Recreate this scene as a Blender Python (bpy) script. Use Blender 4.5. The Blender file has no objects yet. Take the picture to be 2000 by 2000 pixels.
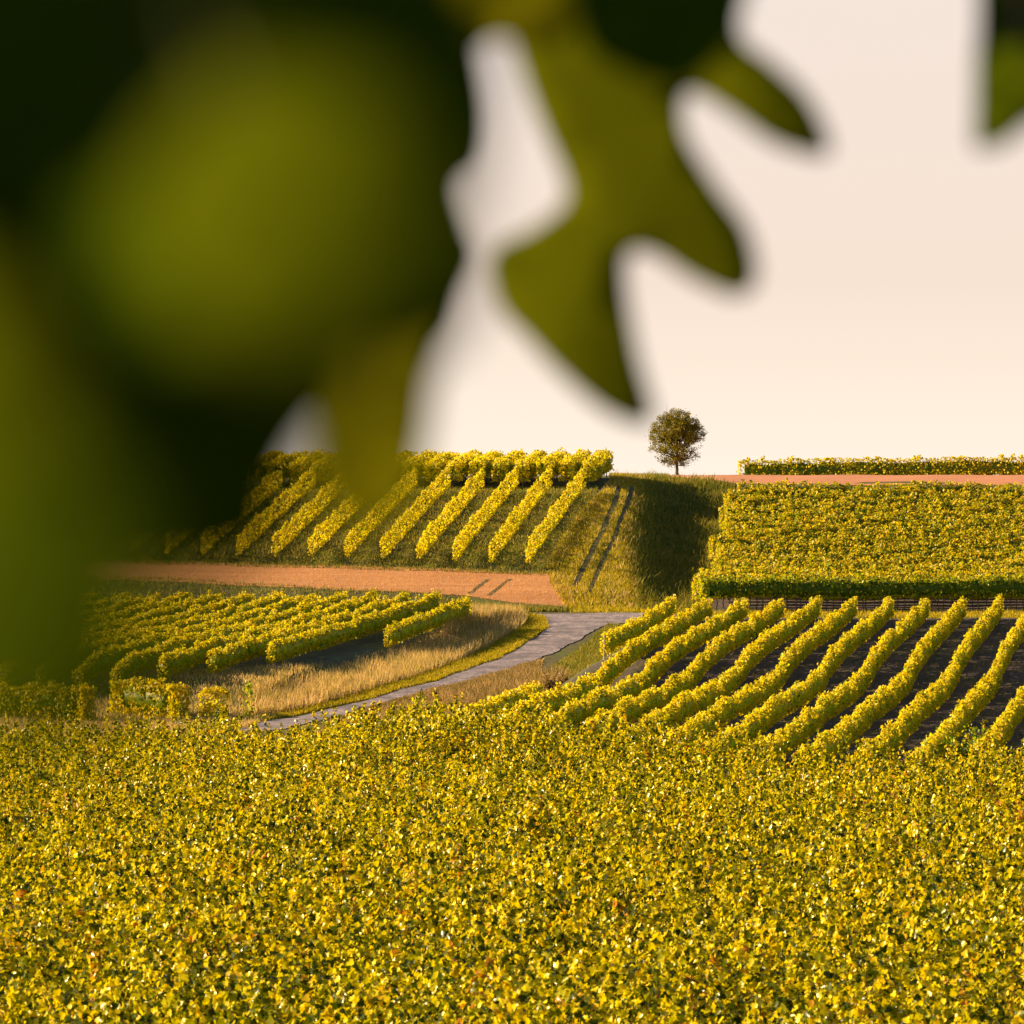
import bpy, math, random
import numpy as np
from mathutils import Vector, Matrix
from mathutils.geometry import delaunay_2d_cdt

rng = np.random.default_rng(7)
random.seed(7)
SC = bpy.context.scene
COL = SC.collection
R = math.radians

# ------------------------------------------------------------------ camera, world, sun, exposure
F = 9000.0                                   # focal length in pixels of the 2000 px photograph
cam_d = bpy.data.cameras.new('camera')
cam = bpy.data.objects.new('camera', cam_d); COL.objects.link(cam)
cam.location = (0, 0, 0); cam.rotation_euler = (R(90), 0, 0)
cam_d.sensor_width = 36.0; cam_d.lens = 36.0 * F / 2000.0
cam_d.clip_start = 0.05; cam_d.clip_end = 8000
cam_d.dof.use_dof = True; cam_d.dof.focus_distance = 240.0
cam_d.dof.aperture_fstop = 5.4; cam_d.dof.aperture_blades = 9
SC.camera = cam

SUN_EL, SUN_AZ = 21.0, 7.0                  # elevation, degrees behind due left
sdir = Vector((-math.cos(R(SUN_AZ)) * math.cos(R(SUN_EL)), math.sin(R(SUN_AZ)) * math.cos(R(SUN_EL)), math.sin(R(SUN_EL))))
sun_d = bpy.data.lights.new('sun', 'SUN'); sun = bpy.data.objects.new('sun', sun_d); COL.objects.link(sun)
sun_d.energy = 5.0; sun_d.angle = R(0.6); sun_d.color = (1.0, 0.73, 0.40)
sun.rotation_euler = sdir.to_track_quat('Z', 'Y').to_euler(); sun.location = (-60, 40, 60)

world = bpy.data.worlds.new('World'); SC.world = world; world.use_nodes = True
nt = world.node_tree; nt.nodes.clear()
wo = nt.nodes.new('ShaderNodeOutputWorld'); bg = nt.nodes.new('ShaderNodeBackground')
sky = nt.nodes.new('ShaderNodeTexSky'); sky.sky_type = 'NISHITA'; sky.sun_disc = False
sky.sun_elevation = R(SUN_EL); sky.sun_rotation = R(270 + SUN_AZ)
sky.air_density = 0.8; sky.dust_density = 0.4; sky.ozone_density = 1.0
# a bright, hazy evening veil low over the horizon, thinning towards the zenith
mul = nt.nodes.new('ShaderNodeMix'); mul.data_type = 'RGBA'
tcw = nt.nodes.new('ShaderNodeTexCoord'); sxyz = nt.nodes.new('ShaderNodeSeparateXYZ'); nt.links.new(tcw.outputs['Generated'], sxyz.inputs[0])
mrw = nt.nodes.new('ShaderNodeMapRange'); mrw.interpolation_type = 'SMOOTHSTEP'
mrw.inputs['From Min'].default_value = 0.11; mrw.inputs['From Max'].default_value = 0.22; mrw.inputs['To Min'].default_value = 0.93; mrw.inputs['To Max'].default_value = 0.0
nt.links.new(sxyz.outputs['Z'], mrw.inputs['Value']); nt.links.new(mrw.outputs[0], mul.inputs['Factor'])
vr = nt.nodes.new('ShaderNodeValToRGB'); vr.color_ramp.elements.new(0.5)
for e, (p, c) in zip(vr.color_ramp.elements, [(0.05, (.70, .60, .505)), (0.30, (.62, .50, .415)), (0.75, (.615, .522, .455))]): e.position = p; e.color = (*c, 1)
vz = nt.nodes.new('ShaderNodeMath'); vz.operation = 'MULTIPLY'; vz.inputs[1].default_value = 6.0; nt.links.new(sxyz.outputs['Z'], vz.inputs[0]); nt.links.new(vz.outputs[0], vr.inputs['Fac'])
vs = nt.nodes.new('ShaderNodeVectorMath'); vs.operation = 'SCALE'; vs.inputs['Scale'].default_value = 10.2; nt.links.new(vr.outputs[0], vs.inputs[0]); nt.links.new(vs.outputs[0], mul.inputs['B'])
nt.links.new(sky.outputs[0], mul.inputs['A']); nt.links.new(mul.outputs['Result'], bg.inputs['Color'])
bg.inputs['Strength'].default_value = 0.05
nt.links.new(bg.outputs[0], wo.inputs['Surface'])

SC.view_settings.view_transform = 'Standard'; SC.view_settings.look = 'None'
SC.view_settings.exposure = 1.6; SC.view_settings.gamma = 1.0; SC.view_settings.use_curve_mapping = False
SC.render.engine = 'CYCLES'
SC.cycles.max_bounces = 6; SC.cycles.diffuse_bounces = 3; SC.cycles.transmission_bounces = 4; SC.cycles.glossy_bounces = 2
SC.cycles.use_denoising = True
SC.cycles.sample_clamp_indirect = 4.0
SC.cycles.use_fast_gi = False

# ------------------------------------------------------------------ terrain
def smooth(t): t = np.clip(t, 0, 1); return t * t * (3 - 2 * t)

class Curve:                                  # monotone-ish cubic through control points
    def __init__(s, pts):
        p = np.array(pts, float); s.x, s.y = p[:, 0], p[:, 1]
        h = np.diff(s.x); dl = np.diff(s.y) / h; m = np.zeros(len(s.x))
        m[0], m[-1] = dl[0], dl[-1]
        for i in range(1, len(s.x) - 1):
            m[i] = 0 if dl[i - 1] * dl[i] <= 0 else 2 * dl[i - 1] * dl[i] / (dl[i - 1] + dl[i])
        s.m, s.h = m, h
    def __call__(s, q):
        q = np.asarray(q, float); qc = np.clip(q, s.x[0], s.x[-1])
        i = np.clip(np.searchsorted(s.x, qc) - 1, 0, len(s.h) - 1); h = s.h[i]; t = (qc - s.x[i]) / h
        return ((2*t**3 - 3*t**2 + 1) * s.y[i] + (t**3 - 2*t**2 + t) * h * s.m[i]
                + (-2*t**3 + 3*t**2) * s.y[i+1] + (t**3 - t**2) * h * s.m[i+1])

valley = [(-400, 2), (-40, -1.5), (0, -1.75), (4, -1.85), (15, -4.6), (30, -7.2), (50, -8.5), (60, -8.65), (100, -9.3), (130, -9.7),
          (150, -9.9), (162, -9.85), (173, -9.62), (184, -9.25), (190, -9.17), (199, -8.92), (208, -8.08), (216, -7.58), (228, -7.1), (241, -6.4)]
PL = Curve(valley + [(255, -5.65), (259, -5.35), (262, -4.65), (270, -3.25), (283, -1.0), (297, 1.25), (305, 2.0), (314, 2.45), (330, 2.3), (345, 1.7), (400, -4), (600, -20), (1200, -30), (7000, -40)])
PR = Curve(valley + [(252, -5.8), (257, -5.6), (262, -5.4), (270, -4.75), (285, -2.55), (300, -0.3), (311, 2.1), (320, 2.5), (328, 2.6), (345, 2.0), (400, -4), (600, -20), (1200, -30), (7000, -40)])
def zg(X, d):
    X = np.asarray(X, float); d = np.asarray(d, float)
    xl = 0.0222 * d; xr = 0.0365 * d
    t = smooth((X - xl) / (xr - xl))
    z = PL(d) * (1 - t) + PR(d) * t
    xs = np.interp(d, [150, 180, 198, 214.5, 231, 243], [-7.5, -2.6, .6, 3.6, 6.3, 7.9])
    z = z + .8 * smooth((X - xs + .8) / 1.6) * smooth((248 - d) / 7) * smooth((d - 147) / 8)
    z = z + .55 * smooth((-.9 + .245 * (d - 244) - X) / .8) * smooth((253 - d) / 5) * smooth((d - 203) / 5)
    return z + 0.04 * np.sin(X * 0.7 + d * 0.31) * np.sin(d * 0.53 - X * 0.2)

DS = np.arange(176, 345, 0.05)
def ground(px, py):                           # where the line of sight of a photograph pixel meets the ground
    x = (px - 1000) / F * DS; z = zg(x, DS); s = -(py - 1000) / F * DS
    k = np.argmax(z > s)
    return np.array((x[k], DS[k]))
def G(pts): return np.array([ground(*p) for p in pts])

# ------------------------------------------------------------------ object helpers
def tag(o, label=None, cat=None, group=None, kind=None):
    if label: o['label'] = label
    if cat: o['category'] = cat
    if group: o['group'] = group
    if kind: o['kind'] = kind
    return o
def empty(name, loc=(0, 0, 0)):
    o = bpy.data.objects.new(name, None); o.location = loc; o.empty_display_size = 0.3; COL.objects.link(o); return o
def link(name, me, mat, parent=None, smooth_shade=False):
    o = bpy.data.objects.new(name, me); COL.objects.link(o)
    if mat is not None and not me.materials: me.materials.append(mat)
    if smooth_shade: me.polygons.foreach_set('use_smooth', np.ones(len(me.polygons), bool))
    if parent is not None:
        o.parent = parent; o.matrix_parent_inverse = Matrix.Translation(-Vector(parent.location))
    return o
def mesh_np(name, V, T, tint=None):           # triangles or quads given as arrays
    me = bpy.data.meshes.new(name); V = np.asarray(V, np.float32); T = np.asarray(T, np.int32); k = T.shape[1]
    me.vertices.add(len(V)); me.vertices.foreach_set('co', V.ravel())
    me.loops.add(T.size); me.loops.foreach_set('vertex_index', T.ravel())
    me.polygons.add(len(T)); me.polygons.foreach_set('loop_start', np.arange(len(T), dtype=np.int32) * k)
    if tint is not None:
        a = me.attributes.new('tint', 'FLOAT', 'FACE'); a.data.foreach_set('value', np.asarray(tint, np.float32))
    me.update(calc_edges=True); return me
def tube(pts, radii, n=7):
    P = np.array(pts, float); V = []; Fq = []
    for i in range(len(P)):
        t = P[min(i + 1, len(P) - 1)] - P[max(i - 1, 0)]; t /= np.linalg.norm(t) + 1e-9
        a = np.cross(t, (0.31, 0.17, 0.94) if abs(t[2]) < .9 else (1, 0.1, 0)); a /= np.linalg.norm(a); b = np.cross(t, a)
        for k in range(n):
            an = 2 * math.pi * k / n; V.append(P[i] + radii[i] * (math.cos(an) * a + math.sin(an) * b))
    for i in range(len(P) - 1):
        for k in range(n):
            Fq.append((i*n + k, i*n + (k+1) % n, (i+1)*n + (k+1) % n, (i+1)*n + k))
    V.append(P[0]); V.append(P[-1]); c0, c1 = len(V) - 2, len(V) - 1
    for k in range(n):
        Fq.append((c0, (k+1) % n, k, k)); m = (len(P) - 1) * n; Fq.append((c1, m + k, m + (k+1) % n, m + (k+1) % n))
    return V, Fq
def tubes_mesh(name, lst):
    V, Fc = [], []
    for pts, rad, n in lst:
        v, f = tube(pts, rad, n); o = len(V); V += [tuple(q) for q in v]
        Fc += [tuple(dict.fromkeys(i + o for i in q)) for q in f]
    me = bpy.data.meshes.new(name); me.from_pydata(V, [], Fc); me.update(); return me

# ------------------------------------------------------------------ materials
def new_mat(name):
    m = bpy.data.materials.new(name); m.use_nodes = True; m.node_tree.nodes.clear(); return m, m.node_tree
def ramp_node(t, stops):
    r = t.nodes.new('ShaderNodeValToRGB'); e = r.color_ramp.elements
    while len(e) < len(stops): e.new(0.5)
    for k, (p, c) in enumerate(stops): e[k].position = p; e[k].color = (*c, 1)
    return r
def leaf_mat(name, stops, trans=0.45, rough=0.42, spec=0.5, noise=0.0, nscale=2.0, tval=1.5):
    m, t = new_mat(name); L = t.links
    at = t.nodes.new('ShaderNodeAttribute'); at.attribute_name = 'tint'
    r = ramp_node(t, stops); fac = at.outputs['Fac']
    if noise:                                  # the hue drifts from plant to plant
        tc = t.nodes.new('ShaderNodeTexCoord'); nz = t.nodes.new('ShaderNodeTexNoise'); nz.inputs['Scale'].default_value = nscale
        L.new(tc.outputs['Object'], nz.inputs['Vector'])
        ma = t.nodes.new('ShaderNodeMath'); ma.operation = 'MULTIPLY_ADD'; ma.inputs[1].default_value = noise; L.new(nz.outputs['Fac'], ma.inputs[0])
        mb = t.nodes.new('ShaderNodeMath'); mb.operation = 'SUBTRACT'; mb.inputs[1].default_value = noise * .5
        L.new(at.outputs['Fac'], ma.inputs[2]); L.new(ma.outputs[0], mb.inputs[0]); fac = mb.outputs[0]
    L.new(fac, r.inputs['Fac'])
    p = t.nodes.new('ShaderNodeBsdfPrincipled'); p.inputs['Roughness'].default_value = rough
    p.inputs['Specular IOR Level'].default_value = spec
    tr = t.nodes.new('ShaderNodeBsdfTranslucent'); mx = t.nodes.new('ShaderNodeMixShader'); mx.inputs[0].default_value = trans
    hs = t.nodes.new('ShaderNodeHueSaturation'); hs.inputs['Saturation'].default_value = 1.1; hs.inputs['Value'].default_value = tval
    o = t.nodes.new('ShaderNodeOutputMaterial')
    L.new(r.outputs[0], p.inputs['Base Color']); L.new(r.outputs[0], hs.inputs['Color']); L.new(hs.outputs[0], tr.inputs['Color'])
    L.new(p.outputs[0], mx.inputs[1]); L.new(tr.outputs[0], mx.inputs[2]); L.new(mx.outputs[0], o.inputs['Surface'])
    return m
def ground_mat(name, c1, c2, scale, c3=None, scale3=0.15, bump=0.3, rough=0.95, stretch=(1, 1, 1)):
    m, t = new_mat(name); L = t.links
    tc = t.nodes.new('ShaderNodeTexCoord'); mp = t.nodes.new('ShaderNodeMapping'); mp.inputs['Scale'].default_value = stretch
    L.new(tc.outputs['Object'], mp.inputs['Vector'])
    n1 = t.nodes.new('ShaderNodeTexNoise'); n1.inputs['Scale'].default_value = scale; n1.inputs['Detail'].default_value = 8; n1.inputs['Roughness'].default_value = .65
    L.new(mp.outputs[0], n1.inputs['Vector'])
    r = ramp_node(t, [(0.32, c1), (0.68, c2)]); L.new(n1.outputs['Fac'], r.inputs['Fac']); col = r.outputs[0]
    if c3:
        n2 = t.nodes.new('ShaderNodeTexNoise'); n2.inputs['Scale'].default_value = scale3; n2.inputs['Detail'].default_value = 4
        L.new(mp.outputs[0], n2.inputs['Vector'])
        r2 = ramp_node(t, [(0.45, (0, 0, 0)), (0.62, (1, 1, 1))]); L.new(n2.outputs['Fac'], r2.inputs['Fac'])
        mx = t.nodes.new('ShaderNodeMix'); mx.data_type = 'RGBA'; mx.inputs['B'].default_value = (*c3, 1)
        L.new(r2.outputs[0], mx.inputs['Factor']); L.new(col, mx.inputs['A']); col = mx.outputs['Result']
    p = t.nodes.new('ShaderNodeBsdfPrincipled'); p.inputs['Roughness'].default_value = rough; p.inputs['Specular IOR Level'].default_value = 0.15
    b = t.nodes.new('ShaderNodeBump'); b.inputs['Strength'].default_value = bump; b.inputs['Distance'].default_value = 0.15
    L.new(n1.outputs['Fac'], b.inputs['Height']); L.new(b.outputs[0], p.inputs['Normal']); L.new(col, p.inputs['Base Color'])
    o = t.nodes.new('ShaderNodeOutputMaterial'); L.new(p.outputs[0], o.inputs['Surface']); return m

YEL = [(0.0, (.03, .07, .004)), (0.3, (.11, .17, .005)), (0.55, (.28, .29, .005)), (0.8, (.46, .39, .006)), (0.96, (.50, .36, .008)), (1.0, (.32, .12, .02))]
GRN = [(0.0, (.03, .07, .004)), (0.35, (.11, .18, .005)), (0.65, (.26, .29, .005)), (0.9, (.40, .36, .006)), (1.0, (.33, .22, .02))]
M_front = leaf_mat('vine_leaf_autumn', [(0, (.025, .045, .002)), (.25, (.065, .085, .002)), (.5, (.36, .34, .002)), (.78, (.70, .56, .002)), (.96, (.58, .42, .005)), (1, (.40, .17, .02))], 0.34, 0.27, 0.18, 0.25, 0.25, 1.2)
M_row = leaf_mat('vine_leaf_golden', [(p, tuple(min(.66, m_ * q) for q, m_ in zip(c, (1.45, 1.32, 1.2)))) for p, c in YEL], 0.5, 0.42, 0.25, 0.2, 0.4)
M_rowg = leaf_mat('vine_leaf_green_gold', GRN, 0.5, 0.42, 0.25, 0.2, 0.4)
M_left = leaf_mat('vine_leaf_bright_green', [(p, tuple(min(.6, 1.25 * q) for q in (c[0] * 1.25, c[1], c[2]))) for p, c in GRN], 0.5, 0.42, 0.2, 0.2, 0.4)
M_blk = leaf_mat('vine_leaf_hillside', [(p, tuple(min(.6, 1.12 * q) for q in (c[0] * 1.32, c[1] * 1.02, c[2]))) for p, c in GRN], 0.45, 0.42, 0.2, 0.25, 0.4)
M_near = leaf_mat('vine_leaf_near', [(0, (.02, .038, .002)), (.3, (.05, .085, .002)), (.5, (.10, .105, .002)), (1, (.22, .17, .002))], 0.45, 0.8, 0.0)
M_stalk = ground_mat('green_stalk', (.03, .04, .006), (.06, .05, .01), 20)
M_tree = leaf_mat('tree_leaf', [(0, (.06, .07, .006)), (.6, (.19, .16, .014)), (1, (.33, .23, .025))], 0.4, 0.5, 0.1)
M_drygrass = leaf_mat('dry_grass', [(0, (.13, .14, .02)), (.35, (.32, .25, .07)), (.6, (.50, .34, .13)), (1, (.64, .45, .22))], 0.4, 0.7, 0.1, 0.9, 0.45)
M_brush = leaf_mat('brown_weeds', [(0, (.10, .09, .02)), (.5, (.26, .18, .06)), (1, (.45, .29, .14))], 0.35, 0.7, 0.1, 0.9, 0.5)
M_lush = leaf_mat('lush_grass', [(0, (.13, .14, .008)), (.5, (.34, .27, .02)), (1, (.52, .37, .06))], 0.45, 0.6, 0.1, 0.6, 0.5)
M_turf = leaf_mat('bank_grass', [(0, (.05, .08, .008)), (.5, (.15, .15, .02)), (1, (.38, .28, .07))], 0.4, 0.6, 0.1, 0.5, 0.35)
M_stub = leaf_mat('stubble_straw', [(0, (.42, .20, .07)), (1, (.64, .36, .14))], 0.25, 0.8, 0.1, 0.3, 0.3)
M_ground = ground_mat('meadow_earth', (.05, .055, .02), (.13, .11, .045), 1.5, (.09, .10, .02), .2)
M_soil = ground_mat('dark_soil', (.06, .048, .05), (.135, .105, .10), 2.6, (.08, .075, .045), .5, 0.8)
M_stubsoil = ground_mat('stubble_earth', (.34, .165, .07), (.56, .28, .115), 1.0, (.40, .19, .075), .5, 0.3, stretch=(.16, 3.2, 1))
M_red = ground_mat('red_soil', (.40, .17, .09), (.52, .24, .13), 1.5, (.45, .2, .1), .4, 0.3, stretch=(.4, 1.6, 1))
M_road = ground_mat('gravel_road', (.14, .12, .135), (.34, .285, .295), 2.4, (.15, .13, .145), .8, 0.5, stretch=(1.1, .8, 1))
M_track = ground_mat('rut_soil', (.045, .05, .016), (.12, .105, .04), 3, None, .5, 0.4)
M_wood = ground_mat('vine_wood', (.06, .045, .035), (.15, .11, .085), 9, None, 1, 0.5)
M_post = ground_mat('grey_post_wood', (.28, .24, .2), (.45, .39, .33), 6, None, 1, 0.3)

# ------------------------------------------------------------------ ground sheet and the sheets laid on it
def build_terrain():
    ds = np.concatenate([np.arange(-400, -20, 40), np.arange(-20, 60, 2.5), np.arange(60, 180, 2), np.arange(180, 345, .6), np.arange(345, 420, 6), np.geomspace(425, 7000, 22)])
    u = np.linspace(-1, 1, 321); u = np.sign(u) * np.abs(u) ** 2.2
    D, U = np.meshgrid(ds, u, indexing='ij')
    X = U * (130 + 0.9 * np.clip(D - 300, 0, None)) + 8
    Z = zg(X, D); n, m = D.shape
    V = np.stack([X, D, Z], -1).reshape(-1, 3)
    i = np.arange(n - 1)[:, None] * m + np.arange(m - 1)[None]
    T = np.stack([i, i + 1, i + 1 + m, i + m], -1).reshape(-1, 4)
    o = link('ground', mesh_np('ground', V, T), M_ground, None, True); tag(o, kind='structure')
build_terrain()

def resample(P, n):
    P = np.asarray(P, float); s = np.concatenate([[0], np.cumsum(np.linalg.norm(np.diff(P, axis=0), axis=1))])
    q = np.linspace(0, s[-1], n); return np.stack([np.interp(q, s, P[:, k]) for k in range(P.shape[1])], -1)
def strip_xy(A, B, n, m, wob=0.0):
    A, B = resample(A, n), resample(B, n); t = np.linspace(0, 1, m)[None, :, None]
    XY = A[:, None] * (1 - t) + B[:, None] * t
    if wob: XY[:, 0] += rng.normal(0, wob, (n, 2)); XY[:, -1] += rng.normal(0, wob, (n, 2))
    return XY
def sheet(name, A, B, n, m, mat, off=0.02, wob=0.0):
    XY = strip_xy(A, B, n, m, wob); Z = zg(XY[..., 0], XY[..., 1]) + off
    V = np.concatenate([XY, Z[..., None]], -1).reshape(-1, 3)
    i = np.arange(n - 1)[:, None] * m + np.arange(m - 1)[None]
    T = np.stack([i, i + 1, i + 1 + m, i + m], -1).reshape(-1, 4)
    me = mesh_np(name, V, T)
    o = link(name, me, mat, None, True); tag(o, kind='structure')
    if sum(p.normal.z for p in list(me.polygons)[:50]) < 0: me.flip_normals()
    return o
def blades(name, A, B, dens, h, mat, w=0.02, lean=0.35, hv=0.35, keep=None, kind='stuff', label=None, bias=None, clump=0.0, feather=0.0):
    a, b = resample(A, 200), resample(B, 200)
    seg = np.linalg.norm(np.diff((a + b) / 2, axis=0), axis=1); wid = np.linalg.norm(a - b, axis=1)
    area = float((seg * (wid[1:] + wid[:-1]) / 2).sum()); n = int(area * dens)
    pr = seg * (wid[1:] + wid[:-1]); pr /= pr.sum()
    k = rng.choice(199, n, p=pr); f = rng.random(n)[:, None]; v = rng.random(n)
    if bias: v = v ** bias
    if feather: v = np.where(rng.random(n) < .6, v, v + np.abs(rng.normal(0, feather, n)) * (v > .55))
    v = v[:, None] * 1.06 - .03
    XY = (a[k] * (1 - f) + a[k + 1] * f) * (1 - v) + (b[k] * (1 - f) + b[k + 1] * f) * v
    if clump: 
        c = .5 + .5 * np.sin(XY[:, 0] * 1.9 + 1.3 * np.sin(XY[:, 1] * 1.1)) * np.sin(XY[:, 1] * 1.5 + XY[:, 0] * .6)
        XY = XY[rng.random(len(XY)) < (1 - clump) + clump * c]
    if keep is not None: XY = XY[keep(XY)]
    n = len(XY); P = np.column_stack([XY, zg(XY[:, 0], XY[:, 1]) - .01])
    H = h * (1 + hv * rng.normal(size=n)).clip(.35, 2); an = rng.random(n) * 2 * math.pi
    tx = np.column_stack([np.cos(an), np.sin(an), np.zeros(n)]) * (w * (.6 + .8 * rng.random(n)))[:, None]
    ld = np.column_stack([rng.normal(0, lean, n), rng.normal(0, lean, n), np.ones(n)]) * H[:, None]
    V = np.stack([P - tx, P + tx, P + ld], 1).reshape(-1, 3); T = np.arange(3 * n).reshape(-1, 3)
    o = link(name, mesh_np(name, V, T, np.clip(rng.normal(.5, .25, n), 0, 1)), mat); tag(o, label, None, None, kind); return o

# ------------------------------------------------------------------ leaves and vine rows
def template(kind):
    if kind == 'lobed':
        V = np.array([(0, 0, -.06), (0, -.38, 0), (-.42, -.40, .10), (-.52, .02, .12), (-.30, .12, .03), (-.30, .42, .06), (0, .58, -.05), (.30, .42, .06), (.30, .12, .03), (.52, .02, .12), (.42, -.40, .10)])
        T = [(0, k, k + 1) for k in range(1, 10)] + [(0, 10, 1)]
    else:
        V = np.array([(0, -.48, -.05), (-.46, -.05, .10), (0, .56, -.05), (.46, -.05, .10)]); T = [(0, 2, 1), (0, 3, 2)]
    return V, np.array(T)
def leaf_geo(P, N, S, kind='plain'):
    n = len(P); TV, TT = template(kind); k = len(TV)
    N = N / (np.linalg.norm(N, axis=1)[:, None] + 1e-9)
    r = rng.normal(size=(n, 3)); r[:, 2] -= 0.8                      # tips tend to hang
    t = r - (r * N).sum(1)[:, None] * N; t /= np.linalg.norm(t, axis=1)[:, None] + 1e-9
    b = np.cross(t, N)
    V = P[:, None] + S[:, None, None] * (TV[None, :, 0, None] * b[:, None] + TV[None, :, 1, None] * t[:, None] + TV[None, :, 2, None] * N[:, None])
    T = (np.arange(n) * k)[:, None, None] + TT[None]
    return V.reshape(-1, 3), T.reshape(-1, 3), len(TT)
def noise1(s, ph, f=(0.35, 0.9, 2.3, 5.1), a=(.45, .35, .3, .25)):
    return sum(ai * np.sin(2 * math.pi * s * fi * .35 + p) for fi, ai, p in zip(f, a, ph))

def row_mesh(name, XY, zb, zt, w, dens, size, kind='plain', shoots=0.12, tmean=0.74, tsd=0.16, ragged=1.0, gaps=0.0):
    XY = np.asarray(XY, float); seg = np.linalg.norm(np.diff(XY, axis=0), axis=1); s_ = np.concatenate([[0], np.cumsum(seg)]); Ltot = s_[-1]
    n = int(Ltot * dens); s = rng.random(n) * Ltot; ph = rng.random(4) * 6.28; ph2 = rng.random(4) * 6.28; ph3 = rng.random(4) * 6.28
    if gaps:
        g = noise1(s, ph3, (.25, .6, 1.1, 2.0)); s = s[g > -1.1 + gaps]; n = len(s)
    c = np.stack([np.interp(s, s_, XY[:, k]) for k in (0, 1)], -1)
    d0 = XY[-1] - XY[0]; d0 /= np.linalg.norm(d0); pv = np.array([d0[1], -d0[0]])
    th = rng.random(n) * 2 * math.pi; rr = .55 + .5 * rng.random(n) ** .6
    hh = (zt - zb) / 2; zm = (zt + zb) / 2
    hn = noise1(s, ph) * .11 * ragged; wn = 1 + noise1(s, ph2) * .16 * ragged
    ct, st = np.cos(th), np.sin(th)
    ex = np.sign(ct) * np.abs(ct) ** .6; ez = np.sign(st) * np.abs(st) ** .6     # squarish section: a trimmed hedge
    off = w / 2 * ex * rr * wn; z = zm + hh * ez * rr + hn * (ez > -.2)
    Nn = np.column_stack([pv[0] * ct * .8, pv[1] * ct * .8, st * .7 + .1]) + rng.normal(0, .6, (n, 3)) + np.array(sdir)[None] * .45 + np.array((0, -.25, 0))[None]
    nE = int(dens * w * .55); ke = rng.permutation(n)[:2 * nE]                # leaves closing the two ends
    if len(ke) == 2 * nE and Ltot > 3:
        c[ke[:nE]] = XY[0]; c[ke[nE:]] = XY[-1]; s[ke[:nE]] = 0; s[ke[nE:]] = Ltot
        sg = np.concatenate([-np.ones(nE), np.ones(nE)])[:, None]; c[ke] += sg * d0[None] * (rng.random((2 * nE, 1)) * .25 - .1)
        off[ke] = rng.uniform(-.5, .5, 2 * nE) * w; z[ke] = rng.uniform(zb, zt, 2 * nE)
        Nn[ke, :2] = sg * d0[None] + rng.normal(0, .5, (2 * nE, 2))
    sh = rng.random(n) < shoots; sh[ke] = False
    if sh.any():                                                        # upright shoots above the trimmed top
        ns = max(3, int(Ltot * 1.7)); sp = rng.random(ns) * Ltot; hgt = rng.random(ns) ** 1.6 * .38; k = rng.integers(0, ns, sh.sum())
        s2 = np.clip(sp[k] + rng.normal(0, .07, len(k)), 0, Ltot)
        c[sh] = np.stack([np.interp(s2, s_, XY[:, q]) for q in (0, 1)], -1)
        off[sh] = rng.normal(0, w * .18, len(k)); z[sh] = zt - .1 + hgt[k] * rng.random(len(k)) + noise1(s2, ph) * .1
    C = c + pv[None] * off[:, None]
    P = np.column_stack([C, zg(c[:, 0], c[:, 1]) + z])
    S = size * (.65 + .7 * rng.random(n))
    V, T, q = leaf_geo(P, Nn, S, kind)
    tint = np.clip(rng.normal(tmean, tsd, n), 0, .9); g = rng.random(n) < .07; tint[g] = rng.uniform(.1, .45, g.sum()); o = rng.random(n) < .012; tint[o] = .9 + .1 * rng.random(o.sum())
    tint = np.repeat(tint, q)
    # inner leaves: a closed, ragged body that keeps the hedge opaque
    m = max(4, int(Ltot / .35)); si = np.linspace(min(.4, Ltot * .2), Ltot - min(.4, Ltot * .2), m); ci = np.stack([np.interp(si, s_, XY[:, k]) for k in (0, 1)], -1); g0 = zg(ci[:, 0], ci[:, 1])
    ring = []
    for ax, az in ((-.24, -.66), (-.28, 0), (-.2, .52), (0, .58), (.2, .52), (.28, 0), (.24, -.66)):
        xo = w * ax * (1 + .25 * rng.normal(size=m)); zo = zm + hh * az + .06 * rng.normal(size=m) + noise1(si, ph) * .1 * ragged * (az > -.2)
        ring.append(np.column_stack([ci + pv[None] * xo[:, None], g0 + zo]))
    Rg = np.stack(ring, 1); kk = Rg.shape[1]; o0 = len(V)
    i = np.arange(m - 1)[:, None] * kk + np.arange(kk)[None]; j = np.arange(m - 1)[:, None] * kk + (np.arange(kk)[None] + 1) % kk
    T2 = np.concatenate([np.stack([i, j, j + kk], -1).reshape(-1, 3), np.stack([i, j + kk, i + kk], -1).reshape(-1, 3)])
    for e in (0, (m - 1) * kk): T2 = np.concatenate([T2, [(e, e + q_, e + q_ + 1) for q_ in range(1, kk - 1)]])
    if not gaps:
        V = np.concatenate([V, Rg.reshape(-1, 3)]); T = np.concatenate([T, T2 + o0]); tint = np.concatenate([tint, np.clip(rng.normal(.28, .1, len(T2)), 0, 1)])  # core tinted darker than the outer leaves: inner shade put into its colour
    return mesh_np(name, V, T, tint)

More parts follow.
